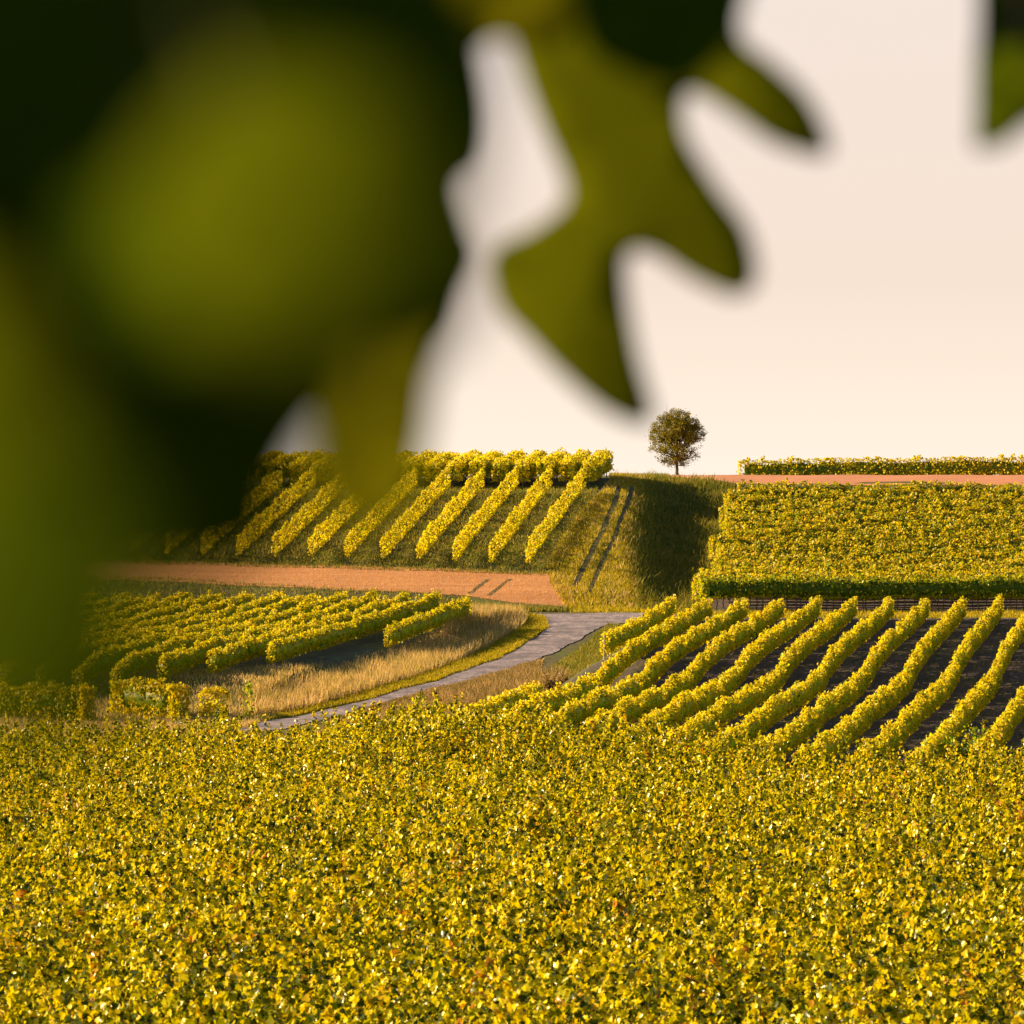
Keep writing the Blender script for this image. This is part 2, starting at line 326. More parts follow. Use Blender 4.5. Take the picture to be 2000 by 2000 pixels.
trunk_me = tubes_mesh('trunk', [([(0, 0, -.1), (.03, .01, .25), (-.02, .03, .5), (.02, 0, .85)], [.04, .034, .03, .028], 6)])
post_me = tubes_mesh('post', [([(0, 0, -.2), (0, 0, .9), (0.01, 0, 1.85)], [.04, .04, .038], 6)])
def put(me, name, x, y, parent, rz=0, sc=1.0):
    mat = M_wood if name == 'trunk' else M_post
    o = link(name, me, mat, parent); o.location = (x, y, float(zg(x, y))); o.rotation_euler = (0, 0, rz); o.scale = (1, 1, sc); return o
def vine_row(name, XY, label, group, mat, zb, zt, w, dens, size, posts=(), trunks=0, cat='vine row', **kw):
    XY = np.asarray(XY, float); c = XY[0]
    e = empty(name, (c[0], c[1], float(zg(*c)))); tag(e, label, cat, group)
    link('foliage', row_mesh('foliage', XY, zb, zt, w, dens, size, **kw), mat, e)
    for f in posts:
        q = XY[0] * (1 - f) + XY[-1] * f; put(post_me, 'post', q[0], q[1], e, random.random() * 3, zt / 1.85 + .04)
    if trunks:
        for f in np.linspace(.004, .996, trunks):
            q = XY[0] * (1 - f) + XY[-1] * f; put(trunk_me, 'trunk', q[0] + random.uniform(-.12, .12), q[1] + random.uniform(-.06, .06), e, random.random() * 6, 1.0)
    return e
def line(p, q, n=60): return np.linspace(np.array(p, float), np.array(q, float), n)
ORD = 'first second third fourth fifth sixth seventh eighth ninth tenth eleventh twelfth thirteenth fourteenth fifteenth sixteenth'.split()

# ------------------------------------------------------------------ road, stubble field, soil strips, banks
road_l = G([(1047, 1198), (1075, 1225), (1052, 1244), (982, 1286), (866, 1328), (735, 1365), (600, 1397), (500, 1412)])
road_r = G([(1252, 1199), (1173, 1225), (1127, 1253), (1066, 1281), (1001, 1306), (926, 1327), (819, 1353), (735, 1377), (642, 1405), (560, 1424)])
road_l[0] = (1.2, 255.0); road_r[0] = (7.5, 251.6)
road_l = np.vstack([[(11.5, 253.9), (7, 255.4)], road_l[:]]); road_r = np.vstack([[(11.7, 253.2), (10, 252.3)], road_r[:]])
road_l = np.vstack([road_l, [(-14.5, 189), (-30, 180)]]); road_r = np.vstack([road_r, [(-13.5, 186), (-29, 176.5)]])
def curve_pts(P, n=90):
    P = np.asarray(P, float); s = np.concatenate([[0], np.cumsum(np.linalg.norm(np.diff(P, axis=0), axis=1))])
    q = np.linspace(0, s[-1], n); return np.stack([Curve(np.column_stack([s, P[:, k]]))(q) for k in (0, 1)], -1)
sheet('road', road_l, road_r, 160, 14, M_road, 0.03, 0.05)

stub_lo = np.array([(-45, 267), (-22, 266), (-12, 263.5), (-2.5, 261.5), (0.8, 259.8), (3.6, 259.2)])
stub_hi = np.array([(-45, 272.5), (-24, 272.2), (-12, 270.5), (-6, 269.8), (0, 268.4), (3.0, 267.6)])
sheet('stubble_field', stub_lo, stub_hi, 140, 16, M_stubsoil, 0.02, 0.06)
red_lo = np.array([(10.4, 309.5), (15.4, 309.3), (24, 308.8), (60, 308)]); red_hi = np.array([(10.8, 331), (16, 337), (24, 338), (60, 338)])
sheet('red_soil_strip', red_lo, red_hi, 120, 16, M_red, 0.02, 0.05)
soil_a = np.array([(-7.5, 150), (-2.6, 180), (0.6, 198), (3.6, 214.5), (6.3, 231), (7.9, 243)]); soil_b = np.array([(30, 150), (34, 180), (37, 198), (39, 214), (41, 231), (43, 243)])
sheet('dark_soil', soil_a, soil_b, 120, 90, M_soil, 0.015, 0.05)
lsoil_a = np.array([(-34, 210), (-27.5, 244)]); lsoil_b = np.array([(-6.0, 226), (-1.6, 244)])
blk_a = np.array([(9.9, 256.6), (14.4, 303)]); blk_b = np.array([(44, 256.6), (46, 303)])
sheet('dark_soil', blk_a, blk_b, 60, 60, M_soil, 0.02, 0.05)

# ------------------------------------------------------------------ the right field: long parallel rows climbing away from the camera
RG = 'parallel vine rows on dark soil in the right field'
for k in range(13):
    xt = 8.41 + 1.9 * k; dt = 241 - .06 * max(0, k - 8)
    lab = f'golden vine row on dark soil, its far tip {ORD[k]} from the left along the road' if k < 10 else \
        f'golden vine row cut off at the right edge, {ORD[k-10]} past the last whole row'
    if k == 0:
        vine_row('vine_row', line((xt, dt), (xt - .155 * 26.5, dt - 26.5)), 'short golden vine row ending beside the gravel road bend, leftmost on dark soil', RG, M_row, .2, 1.05, .38, 250, .108, ragged=2.0, shoots=.24, posts=(0, 1))
        vine_row('vine_row', line((xt - .16 * 45.5, 195.5), (xt - .16 * 76, 165)), 'short golden vine row below the brown weeds, left end of the right field', RG, M_row, .2, 1.0, .38, 250, .108, ragged=2.0, shoots=.24, posts=(0,))
    else:
        vine_row('vine_row', line((xt, dt), (xt - .16 * (dt - 147), 147), 90), lab, RG, M_row, .2, 1.05, .38, 250, .108, ragged=2.0, shoots=.24, posts=(0,))

# ------------------------------------------------------------------ the left middle field
LG = 'slanting vine rows in the left field beside the road'
db = [225, 212.5, 208.5, 206.5] + [205] * 20
for k in range(14):
    xt = -2.3 - 1.67 * k; d1 = db[k]; d2 = 243.5 if k == 0 else 247.5
    lab = f'leafy slanting vine row in the left field, {ORD[k]} from the tan grass verge'
    vine_row('vine_row', line((xt, d2), (xt - .205 * (d2 - d1), d1)), lab, LG, M_left, .2, 1.15, .40, 250, .108, posts=(), tmean=.77, ragged=1.0, shoots=.15)
FG = 'headland vines at the near end of the left field'
vine_row('vine_row', line((-23.5, 199.6), (-18.2, 197.3)), 'low leafy vines at the left photo edge, near end of the left field', FG, M_left, .1, 1.5, 1.3, 700, .12, tmean=.82, ragged=2.0)
vine_row('vine_row', line((-17.0, 200.4), (-14.3, 197.9)), 'low leafy vines between the left edge clump and the round bush', FG, M_left, .1, 1.5, 1.2, 700, .12, tmean=.82, ragged=2.0)
vine_row('vine_bush', line((-13.45, 199.6), (-12.45, 200.1), 12), 'round yellow green vine bush standing alone at the row end', None, M_left, .1, 1.2, .9, 520, .13, cat='bush', tmean=.76, ragged=1.5, gaps=.01)
vine_row('vine_bush', line((-11.5, 198.2), (-11.2, 198.5), 12), 'thin straggly vine shoot standing by the lower end of the road', None, M_rowg, .05, 1.6, .35, 420, .11, cat='bush', gaps=.01, tmean=.66)

# ------------------------------------------------------------------ far left hill field
HG = 'vine rows climbing the far left hill'
for k in range(13):
    xb = 1.15 - 2.17 * k; d0 = float(np.interp(xb, [-24, -12, -6, 0, 3], [272.2, 270.5, 269.8, 268.6, 268])) + .3
    lab = f'sunlit vine row climbing the left hill above the stubble, {ORD[k]} from the grass track'
    vine_row('vine_row', line((xb + .135 * (d0 - 270.6), d0), (xb + .135 * 25.5, 296.1)), lab, HG, M_row, .5, 1.6, .34, 170, .125, ragged=2.2, gaps=.25)
for k in range(16):
    x = 5.0 - 1.46 * k
    vine_row('vine_row', line((x, 299.6), (x + 1.3, 309.5)), f'short vine row end on the left hill crest, {ORD[k]} from the grass track',
             'short vine rows crossing the left hill crest', M_row, .45, 1.75, 1.05, 230, .15, trunks=5, ragged=1.5, tmean=.76)

# ------------------------------------------------------------------ right hill block: rows lying across, read as one mass behind its front row
vine_row('vine_row', line((10.6, 257.2), (36, 257.2)), 'front vine row of the right hill block, shaded face above bare trunks', None, M_rowg, .75, 1.9, .75, 200, .15, trunks=70)
def block_mass():
    Vs, Ts, tn, o = [], [], [], 0
    for k in range(1, 23):
        d = 257.2 + 2.0 * k; x0 = 10.6 + 4.0 * (d - 257) / 44 + random.uniform(-.55, .55)
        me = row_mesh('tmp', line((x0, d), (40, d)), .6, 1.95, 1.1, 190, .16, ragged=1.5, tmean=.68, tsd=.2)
        n = len(me.vertices); V = np.empty(n * 3, np.float32); me.vertices.foreach_get('co', V)
        T = np.empty(len(me.loops), np.int32); me.loops.foreach_get('vertex_index', T); a = np.empty(len(me.polygons), np.float32); me.attributes['tint'].data.foreach_get('value', a)
        Vs.append(V.reshape(-1, 3)); Ts.append(T.reshape(-1, 3) + o); tn.append(a); o += n; bpy.data.meshes.remove(me)
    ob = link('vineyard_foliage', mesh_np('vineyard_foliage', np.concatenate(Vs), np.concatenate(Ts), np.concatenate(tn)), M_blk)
    tag(ob, 'dense mass of green gold vine foliage covering the right hillside', None, None, 'stuff')
block_mass()
vine_row('vine_row', line((16.9, 342), (50, 335)), 'long low vine row on the right skyline above the red soil', None, M_row, .1, 1.7, .8, 340, .15, trunks=0, ragged=.8)

# ------------------------------------------------------------------ the lone tree on the crest
def lone_tree():
    bx, by = 11.62, 325.0; bz = float(zg(bx, by)); T = empty('tree', (bx, by, bz)); tag(T, 'small round-crowned tree standing alone on the hill crest', 'tree')
    lst = []; tips = []
    C = np.array((bx + .02, by, bz + 2.55)); RX, RZ = 2.02, 2.03
    lst.append(([(bx, by, bz - .2), (bx + .02, by, bz + .5), (bx - .02, by + .02, bz + 1.0), (bx + .04, by, bz + 1.9), (bx + .05, by, bz + 3.2)], [.13, .10, .09, .07, .03], 8))
    for i in range(34):
        h0 = .72 + 1.7 * (i / 34); st = np.array((bx, by, bz + h0)); az = i * 2.4 + random.uniform(-.3, .3)
        el = R(-8 + 75 * (i / 34) + random.uniform(-12, 12)); dr = np.array((math.cos(az) * math.cos(el), math.sin(az) * math.cos(el), math.sin(el)))
        q = st.copy(); u = dr.copy(); L = 0
        while L < 3 and (((q - C) / (RX, RX, RZ)) ** 2).sum() < .92: q = q + u * .1; u = u + np.array((0, 0, .015)); L += .1
        mid = (st + q) / 2 + np.array((random.uniform(-.1, .1), random.uniform(-.1, .1), -.06))
        lst.append(([st, mid, q], [.045, .028, .01], 5))
        for _ in range(7):
            f = random.uniform(.35, 1); b = st * (1 - f) + q * f; e = b + np.array([random.gauss(0, .32) for _ in range(3)]) + np.array((0, 0, .12))
            lst.append(([b, (b + e) / 2 + np.array((0, 0, -.03)), e], [.016, .011, .005], 4)); tips.append(e); tips.append((b + e) / 2)
        tips.append(q)
    link('trunk', tubes_mesh('trunk', lst), M_wood, T)
    tips = np.array(tips)
    ex = C + np.array([v / np.linalg.norm(v) * random.random() ** .3 * .97 for v in rng.normal(size=(520, 3))]) * (RX, RX, RZ)
    ex = ex[(ex[:, 2] > C[2] - .2) | (rng.random(len(ex)) < .3)]
    tips = np.concatenate([tips, ex]); keep = (((tips - C) / (RX * 1.02, RX * 1.02, RZ * 1.02)) ** 2).sum(1) < 1; tips = tips[keep]
    n = 25000; k = rng.integers(0, len(tips), n); P = tips[k] + rng.normal(0, .10, (n, 3)); P[:, 2] += .02
    low = np.clip((C[2] - P[:, 2]) / RZ, 0, 1); lr = np.clip((P[:, 0] - C[0]) / RX + .2, 0, 1) * (P[:, 2] < C[2] + .3); P = P[rng.random(n) > low * .45 + lr * .45]; n = len(P)
    N = (P - C) / RX + rng.normal(0, .7, (n, 3)); V, T_, q = leaf_geo(P, N, .085 * (.7 + .6 * rng.random(n)))
    link('crown', mesh_np('crown', V, T_, np.repeat(np.clip(rng.normal(.5, .25, n), 0, 1), q)), M_tree, T)
lone_tree()

# ------------------------------------------------------------------ grass, weeds and verges
verge_in = G([(1062, 1205), (1070, 1225), (1045, 1243), (976, 1285), (860, 1327), (730, 1364), (600, 1393), (500, 1408)])
verge_mid = G([(1020, 1198), (1022, 1222), (985, 1246), (930, 1276), (830, 1317), (720, 1350), (610, 1382), (500, 1400)])
verge_out = G([(925, 1196), (905, 1212), (870, 1235), (800, 1275), (720, 1300), (640, 1325), (570, 1345), (480, 1360)])
blades('verge_grass', verge_in, verge_mid, 260, .13, M_lush, .03, .4, label='bright yellow green short grass along the road edge')
blades('dry_grass', verge_mid, verge_out, 230, .42, M_drygrass, .022, .3, clump=.5, label='tall tan dry grass on the verge between the road and the left rows')
head_a = G([(480, 1358), (600, 1342), (760, 1290)]); head_b = G([(480, 1402), (560, 1385), (640, 1360)])
blades('dry_grass', np.array([(-25.5, 211), (-12, 211.5), (-8.5, 214)]), np.array([(-25.5, 184), (-14, 186), (-11, 195)]), 75, .2, M_drygrass, .02, .4, label='thin dry grass on the headland below the left rows')
weed_a = G([(1060, 1288), (1001, 1308), (926, 1330), (819, 1356), (735, 1380), (642, 1407)]); weed_b = np.array([(1.4, 205), (.6, 199), (-1.6, 192), (-4.5, 186), (-7, 181), (-12, 178)])
weed_m = np.vstack([weed_a[:-1] + (.9, -2.6), [(-7.2, 188)]]); weed_m[0] = (1.3, 212)
blades('dry_weeds', weed_a, weed_m, 190, .13, M_brush, .03, .5, clump=.5, label='low brown weeds along the near edge of the road')
blades('dry_weeds', weed_m, weed_b, 130, .36, M_brush, .026, .45, hv=.5, clump=.8, label='brown dry weeds between the road and the right field')
blades('dry_weeds', np.array([(1.7, 213), (1.1, 209), (.2, 205), (-.6, 201)]), np.array([(2.6, 212.5), (1.9, 208), (1.0, 203.5), (.4, 199.5)]), 160, .55, M_brush, .03, .4, label='tall brown weeds at the head of the short lower row')
sw_a = np.array([(5.2, 247), (4.0, 236), (2.2, 222), (1.6, 214)]); sw_b = np.array([(7.6, 246), (6.3, 232), (4.6, 220), (3.6, 213)])
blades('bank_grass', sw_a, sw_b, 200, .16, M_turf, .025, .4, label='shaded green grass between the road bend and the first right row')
# grass track up the hill, with two wheel ruts
rut1 = G([(1122, 1146), (1128, 1135), (1142, 1105), (1160, 1070), (1178, 1038), (1188, 1010), (1197, 992), (1205, 968), (1209, 950)])
rut2 = G([(1150, 1160), (1180, 1090), (1195, 1062), (1206, 1035), (1214, 1010), (1224, 992), (1231, 968), (1234, 950)])
def rut_sheet(P, w): 
    P = resample(P, 40); sheet('wheel_rut', P - (w / 2, 0), P + (w / 2, 0), 60, 4, M_track, 0.012, 0.03)
rut_sheet(rut1, .22); rut_sheet(rut2, .17)
def off_rut(XY):
    k = np.ones(len(XY), bool)
    for rt, w in ((rut1, .2), (rut2, .15)):
        P = resample(rt, 60); o = np.argsort(P[:, 1]); xr = np.interp(XY[:, 1], P[o, 1], P[o, 0])
        k &= ~((np.abs(XY[:, 0] - xr) < w) & (XY[:, 1] > P[:, 1].min()) & (XY[:, 1] < P[:, 1].max()))
    return k
tr_l = np.array([(3.2, 258.5), (2.4, 264), (2.2, 271), (3.2, 280), (4.6, 290), (5.9, 298), (6.6, 306), (6.8, 316)])
tr_m = np.array([(7.0, 257.5), (7.2, 264), (7.4, 271), (7.7, 280), (8.0, 290), (8.2, 298), (8.8, 306), (9.5, 316)])
tr_r = np.array([(10.4, 257), (11.2, 264), (11.9, 271), (12.8, 280), (13.8, 290), (14.5, 298), (14.6, 304), (14.8, 309)])
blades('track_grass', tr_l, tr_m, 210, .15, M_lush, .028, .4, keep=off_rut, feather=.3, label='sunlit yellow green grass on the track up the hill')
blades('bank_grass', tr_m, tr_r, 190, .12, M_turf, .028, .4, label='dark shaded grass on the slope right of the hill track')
blades('bank_grass', tr_m, tr_r, 26, .38, M_turf, .035, .5, clump=.8, label='taller dark tufts on the slope right of the hill track')
blades('track_grass', tr_l, tr_m, 16, .3, M_drygrass, .028, .5, clump=.7, keep=off_rut, label='dry straw coloured tufts among the track grass')
blades('crest_grass', np.array([(6.6, 309), (8.7, 309), (10.6, 309.5)]), np.array([(6.8, 322), (9.4, 322), (10.9, 322)]), 150, .16, M_turf, .028, .4, label='short grass on the crest beside the lone tree')
blades('hill_grass', np.array([(-27, 272.4), (-12, 270.6), (0, 268.6), (3.0, 268)]), np.array([(-23, 300), (5.6, 299)]), 90, .16, M_turf, .03, .4, label='thin grass between the rows of the left hill')
blades('stubble', stub_lo, stub_hi, 90, .11, M_stub, .012, .25, label='short orange straw stubble left standing in the field')
blades('ditch_grass', np.array([(-32, 268), (-20, 266), (-12, 263.4), (-2.6, 261)]), np.array([(-32, 244), (-20, 244), (-12, 245), (-2.4, 246)]), 45, .16, M_turf, .03, .4, label='green grass between the stubble field and the left rows')
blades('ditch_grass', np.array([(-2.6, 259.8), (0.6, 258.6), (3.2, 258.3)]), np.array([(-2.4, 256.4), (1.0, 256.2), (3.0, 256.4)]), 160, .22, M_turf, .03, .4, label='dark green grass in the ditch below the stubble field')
blades('road_edge_grass', np.array([(3.2, 258), (12, 257), (40, 256.6)]), np.array([(3.2, 256), (9, 255.4), (12, 252), (40, 250)]), 110, .16, M_lush, .028, .4, label='short grass along the far edge of the road')
blades('soil_weeds', soil_a + (1.2, 0), soil_b, 5, .14, M_turf, .035, .5, clump=.9, label='sparse weeds on the dark soil between the right rows')
# wheel marks in the stubble
for a, b in (((917, 1160), (954, 1132)), ((954, 1164), (996, 1132))):
    P = resample(G([a, b]), 12); sheet('wheel_rut', P - (.13, 0), P + (.13, 0), 14, 3, M_track, .03, .02)
# wild bushes
def bush(name, c, r, n, mat, label, size=.1, h=1.0):
    x, y = c; z = float(zg(x, y)); e = empty(name, (x, y, z)); tag(e, label, 'bush')
    lst = []; tips = []
    for i in range(16):
        az = random.random() * 6.28; l = r * random.uniform(.5, 1.0); q = np.array((x + math.cos(az) * l, y + math.sin(az) * l, z + h * random.uniform(.35, 1)))
        p = np.array((x, y, z - .05)); lst.append(([p, (p + q) / 2 + np.array((0, 0, .12)), q], [.02, .014, .006], 4)); tips += [q, (p + q) / 2 + np.array((0, 0, .12)), p * .3 + q * .7]
    link('stems', tubes_mesh('stems', lst), M_wood, e); tips = np.array(tips)
    P = tips[rng.integers(0, len(tips), n)] + rng.normal(0, .13 * r, (n, 3)); P[:, 2] = np.maximum(P[:, 2], z + .03)
    V, T, q = leaf_geo(P, rng.normal(size=(n, 3)) + (0, 0, .5), size * (.6 + .8 * rng.random(n)))
    link('foliage', mesh_np('foliage', V, T, np.repeat(np.clip(rng.normal(.5, .22, n), 0, 1), q)), mat, e)
b1 = (885 - 1000 + 1000) and ((1890 - 1000) / F * 163.5, 163.5)
bush('wild_bush', b1, 1.0, 900, M_rowg, 'loose wild bush growing between two golden rows at their near end', .11, 1.35)
bush('wild_bush', ((1078 - 1000) / F * 203, 203.0), .5, 500, M_brush, 'dark brown bush at the far end of the short lower row', .09, .85)

# ------------------------------------------------------------------ the near field: an unbroken canopy of autumn leaves
def near_canopy():
    ns = 19000; d = np.sqrt(rng.uniform(54 ** 2, 172 ** 2, ns)); w = .125 * d + 2.5      # one upright shoot after another
    X = rng.uniform(-1, 1, ns) * w
    back = lambda x: 171 - 19 * smooth((x + 4) / 12) + 1.1 * np.sin(x * 1.7) + .6 * np.sin(x * 3.9 + 1)
    k = d < back(X); X, d = X[k], d[k]; ns = len(X)
    u = X * math.cos(.12) - d * math.sin(.12); v = X * math.sin(.12) + d * math.cos(.12)
    prof = .5 + .5 * np.cos(2 * math.pi * ((v / 1.9) % 1.0 - .5))                          # rows 1.9 m apart, nearly across the view
    lump = .17 * np.sin(u * 1.3 + 2.1 * np.sin(v * .37)) + .15 * np.sin(u * 3.1 + v * 1.3 + 2 * np.sin(u * .7)) + .09 * np.sin(u * .43 - v * .21)
    hole = np.sin(u * 2.3 + 1.7 * np.sin(v * .8)) * np.sin(v * 2.9 + 1.3 * np.sin(u * .9)) + .5 * np.sin(u * .9 + v * .45)
    lump = lump - .42 * smooth((-.35 - hole) / .5)
    stop = 1.62 + .42 * prof + lump + rng.normal(0, .21, ns); leanx, leany = rng.normal(0, .22, (2, ns)); hue = rng.normal(-.02, .15, ns)
    q = rng.integers(0, ns, 560000); n = len(q); t = rng.random(n) ** 1.25 * .85
    rad = .06 + .10 * np.clip(t / .5, 0, 1); an = rng.random(n) * 6.2832; rr = rad * np.sqrt(rng.random(n))
    P = np.column_stack([X[q] - leanx[q] * t + rr * np.cos(an), d[q] - leany[q] * t + rr * np.sin(an), zg(X[q], d[q]) + stop[q] - t + rng.normal(0, .02, n)])
    d = P[:, 1]
    N = np.column_stack([.55 * np.cos(an) - .22, .55 * np.sin(an) - .05, np.full(n, .35)]) + rng.normal(0, .55, (n, 3))
    S = .094 * (.6 + .8 * rng.random(n)) * (1 + .15 * (d > 110))
    tint = .74 + hue[q] + rng.normal(0, .11, n); g = rng.random(n) < .36; tint[g] = rng.uniform(.03, .40, g.sum()); o = rng.random(n) < .004; tint[o] = rng.uniform(.93, .99, o.sum()); tint = np.clip(tint, 0, .97)
    near = d < 112; Vs, Ts, tn, off = [], [], [], 0
    for sel, kind in ((near, 'lobed'), (~near, 'plain')):
        V, T, q = leaf_geo(P[sel], N[sel], S[sel], kind); Vs.append(V); Ts.append(T + off); off += len(V); tn.append(np.repeat(tint[sel], q))
    # inner leaf sheet under the canopy skin, inner shade put into its darker tint
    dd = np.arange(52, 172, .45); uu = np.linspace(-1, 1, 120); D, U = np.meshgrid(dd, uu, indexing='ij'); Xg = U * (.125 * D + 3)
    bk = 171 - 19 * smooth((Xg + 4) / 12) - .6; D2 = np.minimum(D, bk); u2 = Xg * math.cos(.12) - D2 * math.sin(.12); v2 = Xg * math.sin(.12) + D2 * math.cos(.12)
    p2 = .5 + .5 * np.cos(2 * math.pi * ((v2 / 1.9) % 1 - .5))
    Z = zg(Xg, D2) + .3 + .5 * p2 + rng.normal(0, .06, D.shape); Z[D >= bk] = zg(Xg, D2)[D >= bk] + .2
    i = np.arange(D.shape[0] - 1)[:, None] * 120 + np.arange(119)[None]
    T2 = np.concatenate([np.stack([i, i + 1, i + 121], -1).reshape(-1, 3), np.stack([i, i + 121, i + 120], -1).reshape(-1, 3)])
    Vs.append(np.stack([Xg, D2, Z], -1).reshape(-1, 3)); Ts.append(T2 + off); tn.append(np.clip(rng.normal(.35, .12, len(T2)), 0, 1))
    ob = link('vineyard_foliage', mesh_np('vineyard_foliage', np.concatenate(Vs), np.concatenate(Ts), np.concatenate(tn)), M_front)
    tag(ob, 'unbroken carpet of yellow autumn vine leaves filling the near field', None, None, 'stuff')
near_canopy()

# ------------------------------------------------------------------ the out-of-focus vines beside the camera
def closed_curve(pts, sub=6):
    P = np.array(pts, float); n = len(P); out = []
    for i in range(n):
        p0, p1, p2, p3 = P[i - 1], P[i], P[(i + 1) % n], P[(i + 2) % n]
        for k in range(sub):
            t = k / sub; out.append(.5 * ((2 * p1) + (-p0 + p2) * t + (2*p0 - 5*p1 + 4*p2 - p3) * t*t + (-p0 + 3*p1 - 3*p2 + p3) * t**3))
    return np.array(out)
def inside(q, poly):
    x, y = q; c = False; j = len(poly) - 1
    for i in range(len(poly)):
        if (poly[i][1] > y) != (poly[j][1] > y) and x < (poly[j][0] - poly[i][0]) * (y - poly[i][1]) / (poly[j][1] - poly[i][1]) + poly[i][0]: c = not c
        j = i
    return c
def leaf_blade(outline2d, origin, ax, ay, nrm, bend, mat, parent, tint, cell, thick=.0006, waves=1.0):
    """a leaf blade: outline in metres in the leaf's own plane, cupped and veined along its normal"""
    o = closed_curve(outline2d); lo, hi = o.min(0), o.max(0); inner = []
    for gx in np.arange(lo[0], hi[0], cell):
        for gy in np.arange(lo[1], hi[1], cell):
            if inside((gx, gy), o): inner.append((gx + random.uniform(-.2, .2) * cell, gy + random.uniform(-.2, .2) * cell))
    pts = [Vector(p) for p in list(o) + inner]; n = len(o)
    vs, es, fs, *_ = delaunay_2d_cdt(pts, [(i, (i + 1) % n) for i in range(n)], [], 1, 1e-6)
    c = (lo + hi) / 2; rad = float(np.linalg.norm(hi - lo)) / 2; V = []; ph = random.random() * 6
    for v in vs:
        dx, dy = (v.x - c[0]) / rad, (v.y - c[1]) / rad; an = math.atan2(dy, dx); rr = math.hypot(dx, dy)
        h = bend * rad * (rr * rr) + waves * .05 * rad * math.sin(5 * an + ph) * rr + waves * .03 * rad * math.sin(7 * dx + ph) * math.sin(6 * dy)
        V.append(Vector(origin) + v.x * Vector(ax) + v.y * Vector(ay) + h * Vector(nrm))
    me = bpy.data.meshes.new('leaf'); me.from_pydata(V, [], [tuple(f) for f in fs]); me.update()
    a = me.attributes.new('tint', 'FLOAT', 'FACE'); a.data.foreach_set('value', np.full(len(me.polygons), tint, np.float32))
    ob = link('leaf', me, mat, parent, True)
    s = ob.modifiers.new('thickness', 'SOLIDIFY'); s.thickness = thick
    return ob
def frame(nrm, up=(0, 0, 1)):
    n = Vector(nrm).normalized(); y = (Vector(up) - Vector(up).dot(n) * n).normalized(); x = y.cross(n); return x, y, n
def px3(px, py, d): return Vector(((px - 1000) / F * d, d, -(py - 1000) / F * d))
def grow(pts, k):
    P = np.array(pts, float); a = .5 * np.sum(P[:, 0] * np.roll(P[:, 1], -1) - np.roll(P[:, 0], -1) * P[:, 1]); s = 1 if a > 0 else -1
    t = np.roll(P, -1, 0) - np.roll(P, 1, 0); t /= np.linalg.norm(t, axis=1)[:, None]
    return P + k * s * np.column_stack([t[:, 1], -t[:, 0]])
def traced_leaf(pts, d, nrm, bend, parent, tint, waves=1.0):
    """a leaf whose outline is read from the photograph, lying in a tilted plane at its own distance"""
    pts = grow(pts, 42.0 / d)
    x, y, n = frame(nrm); c = px3(sum(p[0] for p in pts) / len(pts), sum(p[1] for p in pts) / len(pts), d); o2 = []
    for p in pts:
        r = px3(p[0], p[1], 1.0); t = c.dot(n) / r.dot(n); q = r * t - c; o2.append((q.dot(x), q.dot(y)))
    sz = np.ptp(np.array(o2), axis=0).max()
    ob = leaf_blade(o2, c, x, y, n, bend, M_near, parent, tint, sz / 14, waves=waves)
    return ob, c, x, y, n
LOBES = [(0, -.12), (-.16, -.42), (-.40, -.36), (-.36, -.12), (-.56, .02), (-.44, .22), (-.26, .16), (-.30, .42), (-.12, .46), (0, .62), (.12, .46), (.30, .42), (.26, .16), (.44, .22), (.56, .02), (.36, -.12), (.40, -.36), (.16, -.42)]
def free_leaf(pos, size, nrm, roll, parent, tint, bend=-.2):
    x, y, n = frame(nrm); c, s = math.cos(roll), math.sin(roll); x, y = x * c + y * s, y * c - x * s
    o2 = [(a * size * random.uniform(.9, 1.1), -b * size * random.uniform(.9, 1.1)) for a, b in LOBES]
    return leaf_blade(o2, pos, x, y, n, bend, M_near, parent, tint, size / 7)
def petiole(leaf, a, b):
    a, b = Vector(a) + Vector((0, .012, 0)), Vector(b); m = (a + b) / 2 + Vector((0, .02, .0)); me = tubes_mesh('petiole', [([tuple(a), tuple(m), tuple(b)], [.0018, .0016, .0016], 6)])
    o = bpy.data.objects.new('petiole', me); COL.objects.link(o); me.materials.append(M_stalk); o.parent = leaf
    o.matrix_parent_inverse = (Matrix.Translation(leaf.parent.location) @ leaf.matrix_parent_inverse).inverted(); return o

def near_vine(base, canes, label, name='grape_vine'):
    x, y = base; z = float(zg(x, y)); e = empty(name, (x, y, z)); tag(e, label, 'grape vine')
    lst = [([(x, y, z - .1), (x + .03, y, z + .4), (x - .02, y + .02, z + .9), canes[0][0]], [.035, .03, .026, .014], 8)]
    link('trunk', tubes_mesh('trunk', lst), M_wood, e)
    for c in canes: link('cane', tubes_mesh('cane', [(c, [.010] + [.006] * (len(c) - 2) + [.003], 7)]), M_wood, e)
    return e

# left vine: very close, fills the upper left
VL = near_vine((-.62, 1.05), [[(-.6, 1.05, -.35), (-.45, 1.25, .2), (-.22, 1.3, .3), (.0, 1.4, .32)], [(-.6, 1.05, -.35), (-.35, .9, .02), (-.2, .8, .03)]],
               'very blurred vine with broad dark leaves filling the upper left')
def TL(pts, d, nrm, bend, tint, att, waves=1.0, v=None):
    v = v or VL; ob, c, x, y, n = traced_leaf(pts, d, nrm, bend, v, tint, waves); petiole(ob, c, att); return ob
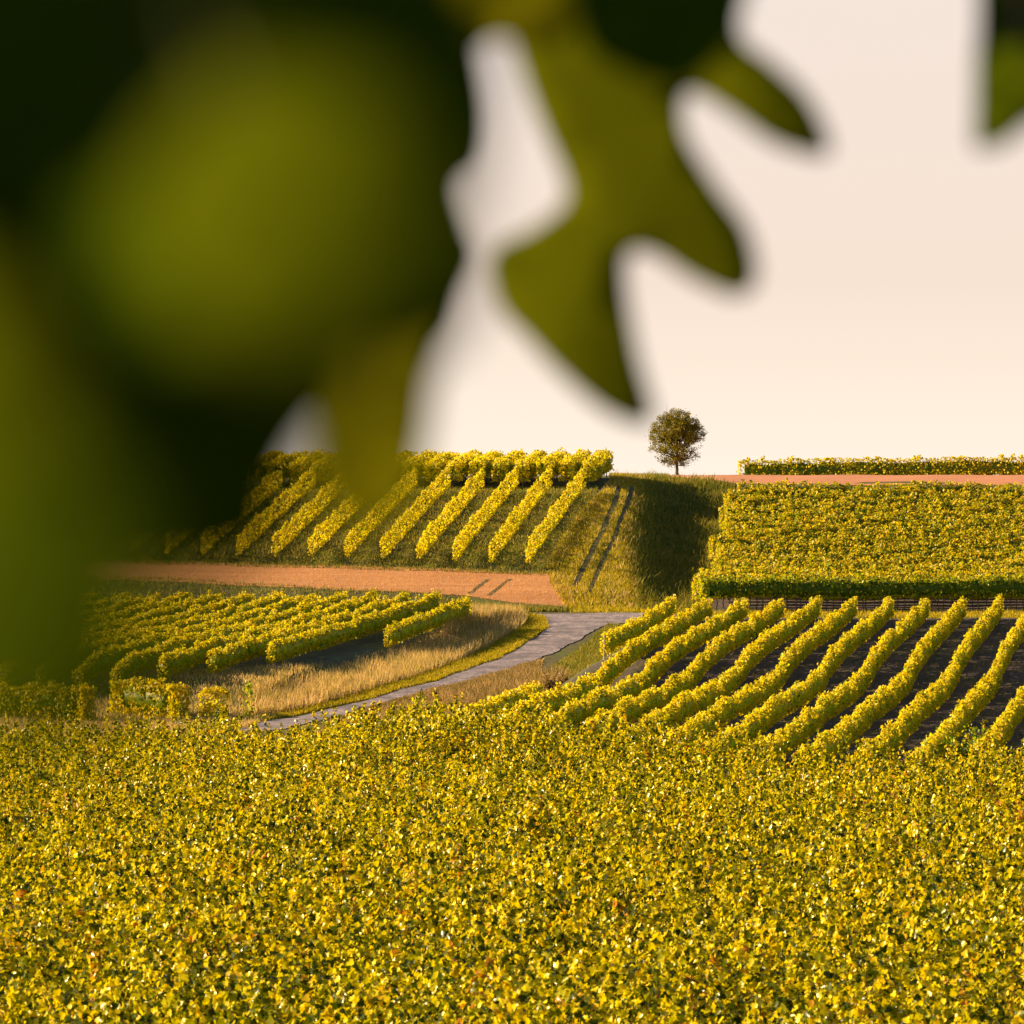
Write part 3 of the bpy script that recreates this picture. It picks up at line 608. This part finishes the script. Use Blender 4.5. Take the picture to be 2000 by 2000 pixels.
# leaves behind, with shade put into their dark tint as well as cast
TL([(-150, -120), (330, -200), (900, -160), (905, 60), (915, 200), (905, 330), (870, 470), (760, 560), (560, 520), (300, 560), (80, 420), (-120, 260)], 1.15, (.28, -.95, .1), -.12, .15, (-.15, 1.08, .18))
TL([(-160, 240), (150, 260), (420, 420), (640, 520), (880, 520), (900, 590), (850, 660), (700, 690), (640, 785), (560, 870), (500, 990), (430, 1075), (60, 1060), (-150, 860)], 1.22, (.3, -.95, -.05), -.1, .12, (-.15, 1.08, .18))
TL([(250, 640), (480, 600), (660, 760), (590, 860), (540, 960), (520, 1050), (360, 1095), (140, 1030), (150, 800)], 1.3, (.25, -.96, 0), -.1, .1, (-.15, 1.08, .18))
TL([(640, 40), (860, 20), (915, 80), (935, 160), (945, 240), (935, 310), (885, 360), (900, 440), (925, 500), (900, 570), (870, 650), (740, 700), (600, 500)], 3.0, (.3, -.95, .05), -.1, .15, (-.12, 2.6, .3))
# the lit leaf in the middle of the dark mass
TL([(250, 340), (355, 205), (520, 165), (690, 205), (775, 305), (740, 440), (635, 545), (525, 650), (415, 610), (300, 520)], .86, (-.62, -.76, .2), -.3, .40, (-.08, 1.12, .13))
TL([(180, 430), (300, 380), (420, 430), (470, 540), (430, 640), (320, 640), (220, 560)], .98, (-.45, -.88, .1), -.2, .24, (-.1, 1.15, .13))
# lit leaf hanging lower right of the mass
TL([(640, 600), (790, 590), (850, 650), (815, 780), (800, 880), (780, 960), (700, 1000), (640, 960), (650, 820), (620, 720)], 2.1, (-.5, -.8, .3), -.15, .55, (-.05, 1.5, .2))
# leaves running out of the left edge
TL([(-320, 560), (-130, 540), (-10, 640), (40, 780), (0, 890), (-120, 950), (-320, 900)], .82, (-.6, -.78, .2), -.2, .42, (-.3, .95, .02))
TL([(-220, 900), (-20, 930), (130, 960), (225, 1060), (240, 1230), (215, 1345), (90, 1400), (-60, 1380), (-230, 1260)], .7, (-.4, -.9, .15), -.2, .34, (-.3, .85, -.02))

# middle vine: the leaf with the pointed lobes, and the leaf above it
VM = near_vine((.75, 3.35), [[(.72, 3.35, -.3), (.6, 3.35, .3), (.35, 3.32, .46), (.02, 3.28, .44), (-.2, 3.3, .45)]], 'blurred vine with pointed leaf lobes hanging above the lone tree')
LA = TL([(970, -60), (1200, -120), (1420, -80), (1425, 60), (1500, 130), (1570, 200), (1600, 285), (1520, 270), (1430, 210), (1350, 165), (1318, 200), (1330, 270), (1390, 370), (1445, 450), (1460, 540), (1430, 562), (1350, 530), (1280, 485), (1222, 490), (1212, 560), (1225, 690), (1245, 805), (1190, 795), (1105, 728), (1030, 650), (970, 585), (962, 490), (1040, 450), (1105, 405), (1112, 345), (1062, 232), (1012, 100)],
        3.3, (-.38, -.90, .18), -.10, .45, (.05, 3.35, .43), .5, VM)
TL([(860, -100), (1130, -110), (1120, 20), (1040, 75), (960, 60), (900, 90), (860, 40)], 3.0, (-.45, -.85, .25), -.15, .55, (-.02, 3.2, .43), 1, VM)
TL([(1140, -150), (1440, -160), (1425, 60), (1330, 150), (1230, 120), (1150, 60)], 2.9, (.35, -.92, .1), -.1, .1, (.1, 3.3, .43), 1, VM)
# right vine
VR = near_vine((1.1, 3.2), [[(1.08, 3.2, -.3), (.8, 3.2, .4), (.5, 3.2, .5), (.357, 3.2, .44), (.35, 3.2, .33)]], 'blurred vine shoot with one leaf hanging in the upper right corner')
TL([(1945, -60), (2060, -80), (2120, 60), (2090, 200), (1990, 230), (1930, 275), (1920, 190), (1925, 90)], 3.2, (.3, -.94, .1), -.15, .1, (.35, 3.2, .33), 1, VR)
TL([(1926, 120), (2010, 100), (2080, 160), (2010, 220), (1960, 262), (1930, 275), (1918, 200)], 3.0, (-.4, -.88, .2), -.15, .35, (.35, 3.2, .33), 1, VR)
# unseen leaves added to the left vine, outside the picture, to shade those behind
for i in range(46):
    yy = random.uniform(1.0, 1.7); xx = random.uniform(-.62, -.24); zz = random.uniform(-.12, .5)
    free_leaf((xx, yy, zz), random.uniform(.10, .15), (random.uniform(-1, .2), random.uniform(-1, -.1), random.uniform(-.2, .7)), random.uniform(0, 6.28), VL, random.uniform(.1, .6))
